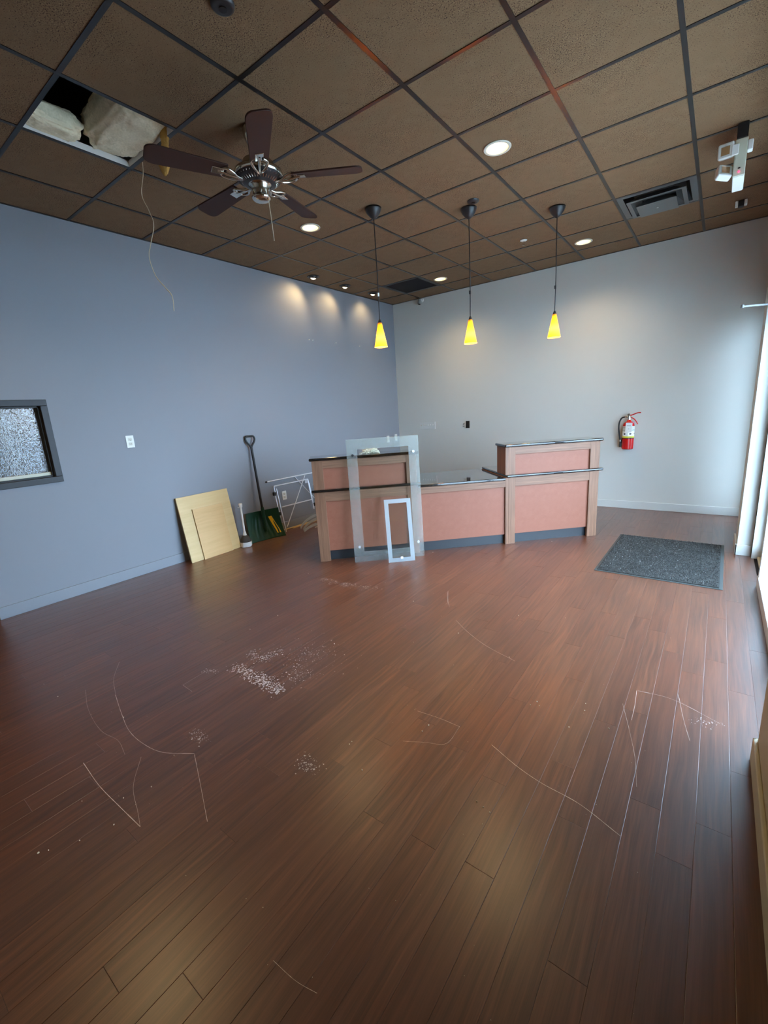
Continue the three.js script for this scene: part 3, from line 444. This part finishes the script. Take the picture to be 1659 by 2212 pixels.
{ // fire extinguisher
  const t = thing('fire_extinguisher', 'red fire extinguisher with white tag hung on the pale grey wall', 'extinguisher', [3.605, 0.795, 0.09]), R = 0.066;
  obj('cylinder', lathe([[0.0001, 0], [R - 0.008, 0], [R, 0.01], [R, 0.29], [R * 0.9, 0.32], [R * 0.6, 0.342], [0.022, 0.352], [0.022, 0.37], [0.0001, 0.37]], 40), M.red, t);
  const lc = document.createElement('canvas'); lc.width = 256; lc.height = 160; { const c = lc.getContext('2d'); c.fillStyle = '#e4e6dc'; c.fillRect(0, 0, 256, 160); c.fillStyle = '#3a3f44'; for (let r = 0; r < 4; r++) c.fillRect(20, 16 + r * 18, 216, 4); for (let k = 0; k < 4; k++) { c.fillStyle = '#ffffff'; c.fillRect(14 + k * 60, 100, 46, 46); c.fillStyle = '#30343a'; c.beginPath(); c.arc(37 + k * 60, 122, 13, 0, 6.3); c.fill(); } }
  const lt = new THREE.CanvasTexture(lc); lt.colorSpace = THREE.SRGBColorSpace;
  obj('label_band', new THREE.CylinderGeometry(R + 0.001, R + 0.001, 0.125, 36, 1, true, -2.2, 4.4).translate(0, 0.228, 0), std({ map: lt, roughness: 0.4, side: THREE.DoubleSide }), t);
  obj('yellow_band', new THREE.CylinderGeometry(R + 0.0015, R + 0.0015, 0.022, 36, 1, true).translate(0, 0.155, 0), std({ color: s8(220, 206, 60), roughness: 0.4, side: THREE.DoubleSide }), t);
  obj('strap', lathe([[R, 0.137], [R + 0.003, 0.137], [R + 0.003, 0.146], [R, 0.146]], 36), M.black, t);
  obj('bracket', [rbx(-0.03, 0.03, 0.05, 0.3, -0.09, -0.062, 0.003), rbx(-0.075, -0.05, 0.07, 0.15, -0.09, 0.0, 0.003)], M.black, t);
  obj('valve', [cyl(0.016, 0.02, 0.05, [0, 0.39, 0], 20), rbx(-0.05, 0.03, 0.395, 0.415, -0.012, 0.012, 0.004)], M.chrome, t);
  obj('gauge', cyl(0.016, 0.016, 0.012, [0, 0, 0], 20).rotateX(Math.PI / 2).translate(-0.004, 0.43, 0.012), M.chrome, t);
  obj('lever', tube([[0.01, 0.42, 0.0], [0.05, 0.435, 0.0], [0.09, 0.45, 0], [0.125, 0.452, 0]], 0.0065, 20, 8), M.red, t);
  obj('grip', tube([[0.015, 0.4, 0], [0.05, 0.38, 0], [0.08, 0.345, 0], [0.098, 0.31, 0]], 0.0065, 20, 8), M.red, t);
  obj('pull_ring', new THREE.TorusGeometry(0.014, 0.002, 8, 20).translate(0.055, 0.33, 0.02), std({ color: s8(214, 60, 160), roughness: 0.4 }), t);
  obj('hose', tube([[-0.045, 0.405, 0.0], [-0.08, 0.395, 0.005], [-0.105, 0.345, 0.01], [-0.11, 0.27, 0.01], [-0.1, 0.19, 0.01], [-0.088, 0.12, 0.005]], 0.0095, 40, 10), M.black, t);
  obj('nozzle', [cyl(0.011, 0.014, 0.09, [-0.082, 0.075, 0.004], 16)], M.black, t); obj('hose_tip', cyl(0.009, 0.009, 0.022, [-0.086, 0.108, 0.012], 12), M.silver, t);
  const tg = obj('inspection_tag', rbx(-0.036, 0.036, -0.06, 0.06, -0.0008, 0.0008, 0.0008), M.white, t); tg.position.set(0.012, 0.275, R + 0.012); tg.rotation.z = -0.04; obj('printed_rows', [bx(-0.024, 0.024, 0.02, 0.026, 0.0009, 0.0012), bx(-0.006, 0.006, -0.02, -0.014, 0.0009, 0.0012), bx(-0.026, 0.026, 0.045, 0.047, 0.0009, 0.0012)], M.strip, tg);
}

// ================================================================ RECEPTION COUNTER (three sections, turned to the room)
const CT = Math.atan2(0.68904, 0.72472), CO = [1.393, 0, 3.516];
const toWorld = (s, y, n) => [CO[0] + s * 0.72472 + n * 0.68904, y, CO[2] - s * 0.68904 + n * 0.72472];
function tallSection(label, s0, s1, capL, ledgeL) {
  const t = thing('counter_section', label, 'counter', toWorld(s0, 0, 0), CT), W = s1 - s0, o = () => rnd() * 4;
  for (const x of [0, W - 0.035]) obj('end_panel', [rbx(x, x + 0.035, 0, 0.715, -0.74, -0.001, 0.0015, 'y', o(), o()), rbx(x, x + 0.035, 0.742, 1.025, -0.235, -0.001, 0.0015, 'y', o(), o())], M.oak, t);
  for (const x of [0.035, W - 0.105]) { obj('stile', rbx(x, x + 0.07, 0, 0.715, -0.03, 0, 0.0015, 'y', o(), o()), M.oak, t); obj('stile', rbx(x, x + 0.07, 0.742, 1.025, -0.03, 0, 0.0015, 'y', o(), o()), M.oak, t); }
  obj('rail', rbx(0.105, W - 0.105, 0.619, 0.715, -0.03, -0.001, 0.0015, 'x', o(), o()), M.oak, t); obj('rail', rbx(0.105, W - 0.105, 0.948, 1.025, -0.03, -0.001, 0.0015, 'x', o(), o()), M.oak, t);
  obj('panel', bx(0.1, W - 0.1, 0.105, 0.625, -0.034, -0.022, 'x', o(), o()), M.salmon, t); obj('panel', bx(0.1, W - 0.1, 0.742, 0.955, -0.034, -0.022, 'x', o(), o()), M.salmon, t);
  obj('toe_kick', bx(0.1, W - 0.1, 0, 0.105, -0.075, -0.05), M.kick, t);
  obj('back_panel', [bx(0.035, W - 0.035, 0, 0.715, -0.74, -0.72, 'x', o(), o()), bx(0.035, W - 0.035, 0.742, 1.025, -0.235, -0.22, 'x', o(), o())], M.oak, t);
  obj('ledge', rbx(ledgeL, W + 0.035, 0.715, 0.742, -0.745, 0.026, 0.011, 'x', 0, 0, 4), M.stone, t);
  obj('cap', rbx(capL, W + 0.024, 1.025, 1.053, -0.262, 0.026, 0.011, 'x', 0, 0, 4), M.stone, t);
}
tallSection('tall reception counter section behind the leaning glass sheets', 0, 1.03, -0.022, -0.026);
tallSection('tall reception counter section standing free of the glass near the extinguisher', 1.952, 2.975, -0.012, 0.005);
{
  const t = thing('counter_section', 'low middle reception counter section with a black stone top', 'counter', toWorld(1.031, 0, 0), CT), W = 0.92;
  obj('rail', rbx(0, W, 0.618, 0.688, -0.03, -0.001, 0.0015, 'x', 1, 2), M.oak, t); obj('panel', bx(0, W, 0.105, 0.625, -0.034, -0.022, 'x', 2, 1), M.salmon, t); obj('toe_kick', bx(0, W, 0, 0.105, -0.075, -0.05), M.kick, t);
  obj('back_panel', bx(0, W, 0, 0.688, -0.74, -0.72), M.oak, t); obj('countertop', rbx(0.002, W - 0.002, 0.688, 0.7145, -0.79, 0.02, 0.008, 'x', 0, 0, 4), M.stone, t);
}
// glass sheets leaning on the counter
function sheet(name, label, x0, w, h, nb, lean, th, border, mf, mc, cat) {
  const t = new THREE.Group(); t.name = numbered(name); scene.add(t); tag(t, label, cat);
  const [a, b] = [toWorld(x0, 0, nb), toWorld(x0 + w, 0, nb)], n = [0.68904, 0, 0.72472], L = Math.hypot(h, 0), s = lean / h, c = Math.sqrt(1 - s * s);
  basis(t, a, [b[0] - a[0], 0, b[2] - a[2]], [-n[0] * s, c, -n[2] * s]);
  const sh = new THREE.Shape([[0, 0], [w, 0], [w, h], [0, h]].map((p) => new THREE.Vector2(...p))); sh.holes.push(new THREE.Path([[border, border], [border, h - border], [w - border, h - border], [w - border, border]].map((p) => new THREE.Vector2(...p))));
  const g = new THREE.ExtrudeGeometry(sh, { depth: th, bevelEnabled: false }); g.translate(0, 0, -th); obj('frosted_border', g, mf, t);
  obj('clear_pane', bx(border, w - border, border, h - border, -th, 0), mc, t);
  return t;
}
{
  const t = sheet('glass_sheet', 'tall glass sheet with frosted border leaning against the counter', 0.345, 0.705, 1.215, 0.118, 0.088, 0.008, 0.1, M.frost, M.clear, 'glass');
  for (const [x, y, m] of [[0.055, 1.06, M.black], [0.65, 1.06, M.pole], [0.055, 0.155, M.pole], [0.65, 0.155, M.pole]]) { const p = obj('standoff', cyl(0.0125, 0.0125, 0.012, [0, 0, 0], 20).rotateX(Math.PI / 2).translate(x, y, 0.005), m, t); obj('barrel', cyl(0.009, 0.009, 0.02, [0, 0, 0], 14).rotateX(Math.PI / 2).translate(x, y, -0.018), M.black, p); }
  const s = sheet('framed_glass', 'small glass panel with white frosted border propped on the tall glass sheet', 0.672, 0.262, 0.62, 0.222, 0.13, 0.006, 0.04, M.frostWhite, M.clear, 'glass');
  obj('clip', rbx(0.12, 0.145, 0.028, 0.05, 0, 0.006, 0.002), M.white, s);
}
{ // crumpled clear wrap on the cap
  const t = thing('plastic_wrap', 'crumpled pale plastic wrap on the counter cap behind the tall glass', 'wrap', toWorld(0.585, 1.053, -0.1), CT); const gs = [];
  for (let i = 0; i < 90; i++) { const pts = [], x = rr(-0.075, 0.075), z = rr(-0.035, 0.035), top = 0.06 * (1 - (x / 0.1) ** 2) * rr(0.3, 1); for (let k = 0; k < 4; k++) pts.push([x + rr(-0.022, 0.022) * k * 0.7, 0.003 + Math.max(0, top * Math.sin(k * 1.1) + rr(0, 0.006)), z + rr(-0.018, 0.018) * k * 0.6]); gs.push(tube(pts, rr(0.0016, 0.0034), 10, 5)); }
  obj('folds', gs, M.wrap, t);
}

// ================================================================ THINGS ALONG THE LEFT WALL
{
  const b = new THREE.Group(); b.name = numbered('plywood_board'); scene.add(b); tag(b, 'larger pale plywood board leaning on the blue grey wall', 'board');
  basis(b, [0.157, 0.001, 4.197], [-0.012, 0, -0.62], [-0.122, 0.69, 0.006]);
  obj('sheet', bx(0, 0.62, 0, 0.705, -0.016, 0, 'x', 0.3, 0.1), M.birch, b); obj('edge_band', [bx(-0.0015, 0, 0, 0.705, -0.016, 0), bx(0, 0.62, 0.705, 0.7065, -0.016, 0)], M.edge, b);
  const c = new THREE.Group(); c.name = numbered('plywood_board'); scene.add(c); tag(c, 'smaller pale plywood board propped in front of the larger one', 'board');
  basis(c, [0.1705, 0.001, 4.056], [-0.0069, 0, -0.356], [-0.122, 0.69, 0.006]);
  obj('sheet', bx(0, 0.36, 0, 0.558, -0.012, 0, 'x', 1.3, 0.6), M.birchWarm, c); obj('edge_band', [bx(-0.0015, 0, 0, 0.558, -0.012, 0), bx(0, 0.36, 0.558, 0.5595, -0.012, 0)], M.edge, c);
}
{
  const d = thing('plunger_caddy', 'round white caddy holding the plunger', 'caddy', [0.175, 0, 3.525]);
  obj('cup', lathe([[0.0001, 0], [0.06, 0], [0.064, 0.005], [0.068, 0.06], [0.0655, 0.06], [0.06, 0.006], [0.0001, 0.004]], 40), M.white, d);
  const p = thing('plunger', 'black rubber plunger with a white handle standing in its caddy', 'plunger', [0.175, 0.012, 3.525]); p.rotation.set(0, 0, 0.02);
  obj('rubber_cup', lathe([[0.05, 0], [0.063, 0.045], [0.062, 0.056], [0.054, 0.085], [0.036, 0.112], [0.018, 0.125], [0.0001, 0.127]], 36), M.rubber, p);
  obj('handle', [cyl(0.0105, 0.0125, 0.36, [0, 0.3, 0], 18), lathe([[0.0125, 0.11], [0.022, 0.112], [0.018, 0.15], [0.0125, 0.17]], 24)], M.white, p);
  obj('grip', lathe([[0.0001, 0.445], [0.011, 0.45], [0.018, 0.462], [0.021, 0.495], [0.017, 0.503], [0.0001, 0.504]], 24), M.white, p); obj('hook', tube([[-0.0, 0.465, 0.015], [0.0, 0.462, 0.035], [0, 0.468, 0.042]], 0.003, 10, 6), M.white, p);
}
{ // snow shovel: local x to the right of the blade, y up the shaft, z to the room
  const t = new THREE.Group(); t.name = numbered('snow_shovel'); scene.add(t); tag(t, 'dark green snow shovel with a long black handle leaning on the wall', 'shovel');
  basis(t, [0.168, 0, 3.215], [0.2, 0, -0.98], [-0.128, 1.26, -0.04]);
  const W = 0.46, Hh = 0.36, sag = (x, y) => { const k = y / Hh; return 0.02 - 0.075 * Math.sin(k * 1.9) * (1 - 0.2 * k) + 0.055 * Math.pow(Math.abs(x) / (W / 2), 3) * 0.8; };
  const N = 44, K = 26, ridge = (x, y) => { const k = y / Hh; let r = 0; for (const [c, wd] of [[0.045, 0.012], [0.105, 0.012], [0.165, 0.012]]) { const cx = c * (1 - 0.5 * Math.max(0, k - 0.25) * 1.2), d = Math.abs(Math.abs(x) - cx); r += 0.010 * Math.exp(-((d / wd) ** 2)) * Math.min(1, k * 5) * Math.max(0, 1 - Math.pow(k / 0.85, 6)); } return r; };
  const pos = [], idx = []; for (const back of [0, 1]) for (let j = 0; j <= K; j++) for (let i = 0; i <= N; i++) { const x = (i / N - 0.5) * W * (1 - 0.05 * j / K), y = j / K * Hh; pos.push(x, y, sag(x, y) + ridge(x, y) + 0.0 - back * 0.004); }
  const st = (N + 1) * (K + 1); for (let j = 0; j < K; j++) for (let i = 0; i < N; i++) { const a = j * (N + 1) + i, b = a + 1, c = a + N + 1, d = c + 1; idx.push(a, b, c, b, d, c); idx.push(a + st, c + st, b + st, b + st, c + st, d + st); }
  for (let i = 0; i < N; i++) { const a = i, b = i + 1, c = K * (N + 1) + i, d = c + 1; idx.push(a + st, b + st, a, b + st, b, a, c, d, c + st, d, d + st, c + st); } for (let j = 0; j < K; j++) { const a = j * (N + 1), c = a + N + 1; idx.push(a, c, a + st, c, c + st, a + st, a + N + st, c + N + st, a + N, c + N + st, c + N, a + N); }
  const g = new THREE.BufferGeometry(); g.setAttribute('position', new THREE.Float32BufferAttribute(pos, 3)); g.setIndex(idx); g.computeVertexNormals(); obj('blade', g, M.green, t);
  obj('socket', lathe([[0.016, 0.1], [0.019, 0.2], [0.021, 0.32], [0.02, 0.4]], 20).translate(0, 0, 0.012), M.green, t);
  obj('shaft', rod([0, 0.2, 0.012], [0, 1.15, 0.0], 0.0145, 0.0145, 16), M.black, t);
  const dh = [[0, 1.12, 0], [0.012, 1.15, 0], [0.05, 1.205, 0], [0.058, 1.235, 0], [0.045, 1.262, 0], [0, 1.265, 0], [-0.045, 1.262, 0], [-0.058, 1.235, 0], [-0.05, 1.205, 0], [-0.012, 1.15, 0], [0, 1.12, 0]];
  obj('grip_handle', tube(dh, 0.0115, 70, 10), M.black, t);
  const sp = [], si = []; for (let j = 0; j <= 12; j++) for (const q of [0, 1]) { const y = 0.05 + j / 12 * 0.22, x = 0.168 - 0.07 * (j / 12) ** 1.2 + (q - 0.5) * 0.045; sp.push(x, y, sag(x, y) + ridge(x, y) + 0.004); if (j && q) { const k = 2 * j; si.push(k - 2, k - 1, k, k - 1, k + 1, k); } }
  const sg = new THREE.BufferGeometry(); sg.setAttribute('position', new THREE.Float32BufferAttribute(sp, 3)); sg.setIndex(si); sg.computeVertexNormals(); tag(obj('sticker', sg, std({ color: s8(232, 186, 24), roughness: 0.45, side: THREE.DoubleSide }), t), 'yellow product sticker');
}
{ // folding stand of silver tube leaning on the wall
  const t = thing('folding_stand', 'silver tubular folding stand leaning on the blue grey wall', 'stand', [0, 0, 0]);
  const P = (z, y, off = 0) => [0.145 - y * 0.185 + 0.0 + off, y, z];
  const w = 0.014;
  obj('leg', squareTube(P(2.888, 0.004), P(2.884, 0.571), w), M.pole, t); obj('top_rod', rod(P(3.001, 0.674), P(2.1, 0.674), 0.008), M.pole, t); obj('rod_tip', rod(P(3.02, 0.674), P(3.0, 0.674), 0.0095), M.black, t);
  obj('frame_bar', squareTube(P(2.923, 0.606, 0.012), P(2.331, 0.604, 0.012), w), M.pole, t); obj('frame_bar', squareTube(P(2.875, 0.328, 0.012), P(2.342, 0.324, 0.012), w), M.pole, t); obj('frame_bar', squareTube(P(2.331, 0.604, 0.012), P(2.342, 0.324, 0.012), w), M.pole, t); obj('frame_bar', squareTube(P(2.923, 0.606, 0.012), P(2.925, 0.53, 0.012), w), M.pole, t);
  obj('brace', rod(P(2.869, 0.072, 0.024), P(2.378, 0.662, 0.024), 0.005), M.pole, t); obj('brace', rod(P(2.528, 0.662, -0.006), P(2.269, 0.329, -0.006), 0.005), M.pole, t);
  obj('leg', squareTube(P(2.926, 0.479), P(2.931, 0.2), w), M.pole, t); obj('leg', squareTube(P(2.313, 0.55, 0.0), P(2.33, 0.19, 0.0), w), M.pole, t); obj('leg', squareTube(P(2.2, 0.55, 0.0), P(2.19, 0.0, 0.0), w), M.pole, t);
  for (const [z, y] of [[2.931, 0.509], [2.928, 0.252], [2.307, 0.249]]) obj('hinge', new RoundedBoxGeometry(0.03, 0.045, 0.036, 2, 0.006).translate(...P(z, y)), M.black, t);
  obj('corner_gusset', new RoundedBoxGeometry(0.004, 0.05, 0.05, 1, 0.002).translate(...P(2.36, 0.58, 0.006)), M.pole, t);
}
// strips lying on the floor behind the counter
{
  const arc = (pts, w, th) => { const c = new THREE.CatmullRomCurve3(pts.map((p) => V(...p))), n = 28, pos = [], idx = []; for (let i = 0; i <= n; i++) { const p = c.getPoint(i / n), t = c.getTangent(i / n), s = V(t.z, 0, -t.x).normalize(); for (const [a, b] of [[-1, 0], [1, 0], [1, 1], [-1, 1]]) pos.push(p.x + s.x * a * th / 2, p.y + b * w, p.z + s.z * a * th / 2); if (i) for (let k = 0; k < 4; k++) { const q = 4 * i + k, r = 4 * i + (k + 1) % 4; idx.push(q - 4, q, r - 4, r - 4, q, r); } } const m = 4 * n; idx.push(0, 1, 2, 0, 2, 3, m, m + 2, m + 1, m, m + 3, m + 2); const g = new THREE.BufferGeometry(); g.setAttribute('position', new THREE.Float32BufferAttribute(pos, 3)); g.setIndex(idx); const h = g.toNonIndexed(); h.computeVertexNormals(); return h; };
  const bend = (x, list) => list.map(([u, v]) => { const p = onPlane(u, v, 'x', x); return [p[0], Math.max(0.001, p[1] - 0.034), p[2]]; });
  for (const [x, list, l] of [[0.27, [[649, 1138], [656, 1127], [668, 1117], [684, 1109], [700, 1104]], 'outermost curved grey vinyl trim strip on the floor behind the counter'], [0.33, [[655, 1141], [664, 1130], [675, 1122], [688, 1116], [702, 1112]], 'middle curved grey vinyl trim strip on the floor behind the counter'], [0.385, [[657, 1144], [668, 1136], [679, 1131], [690, 1128], [704, 1126]], 'innermost curved grey vinyl trim strip on the floor behind the counter']]) tag(obj('vinyl_strip', arc(bend(x, list), 0.034, 0.004), std({ color: s8(176, 184, 190), roughness: 0.45, side: THREE.DoubleSide })), l, 'strip', 'curved vinyl strips');
  for (const [a, b, l] of [[[0.05, 0.008, 2.86], [0.06, 0.008, 1.9], 'thin pale wood strip lying along the baseboard'], [[0.09, 0.008, 2.72], [0.075, 0.008, 1.8], 'second thin pale wood strip beside the first along the baseboard']]) tag(obj('wood_strip', squareTube(a, b, 0.014), M.birch), l, 'strip', 'thin wood strips');
  for (const [a, b, l] of [[[0.34, 0.006, 2.56], [0.42, 0.006, 2.1], 'short white trim piece on the floor behind the counter'], [[0.385, 0.006, 2.52], [0.47, 0.006, 2.1], 'second short white trim piece lying next to the first']]) tag(obj('trim_piece', squareTube(a, b, 0.011), M.white), l, 'trim', 'short white trim pieces');
}
// ================================================================ DOOR MAT
{
  const t = thing('door_mat', 'dark grey carpet door mat on the plank floor', 'mat', [4.205, 0, 1.935]); t.rotation.y = -0.012;
  const w = 0.425, d = 0.59, g = new RoundedBoxGeometry(2 * w, 0.01, 2 * d, 2, 0.004); g.translate(0, 0.0055, 0); obj('carpet', metric(g), M.mat, t);
  const tuft = new THREE.IcosahedronGeometry(1, 0), N = 9000, pile = new THREE.InstancedMesh(tuft, std({ color: 0xffffff, roughness: 1 }), N), mm = new THREE.Matrix4(), cc = new THREE.Color();
  for (let i = 0; i < N; i++) { const x = rr(-w + 0.006, w - 0.006), z = rr(-d + 0.006, d - 0.006), r = rr(0.003, 0.0065); mm.makeRotationFromEuler(new THREE.Euler(rnd() * 3, rnd() * 3, rnd() * 3)).scale(V(r, r * 0.5, r * 0.7)); mm.setPosition(x, 0.0105 + rnd() * 0.002, z); pile.setMatrixAt(i, mm); const k = 0.022 + 0.075 * rnd() ** 2 + (rnd() < 0.006 ? 0.25 : 0) + 0.02 * fbm(x * 6, z * 6, 2, 2); pile.setColorAt(i, cc.setRGB(k, k * 1.03, k)); }
  pile.name = 'carpet_pile'; tag(pile, 'coarse looped carpet pile', null, null, 'stuff'); t.add(pile);
  obj('rubber_border', [rbx(-w - 0.02, -w, 0, 0.004, -d - 0.02, d + 0.02, 0.001), rbx(w, w + 0.022, 0, 0.004, -d - 0.02, d + 0.02, 0.001), rbx(-w, w, 0, 0.004, -d - 0.02, -d, 0.001), rbx(-w, w, 0, 0.004, d, d + 0.02, 0.001)], M.matEdge, t);
}
shade(scene);
renderer.render(scene, camera);
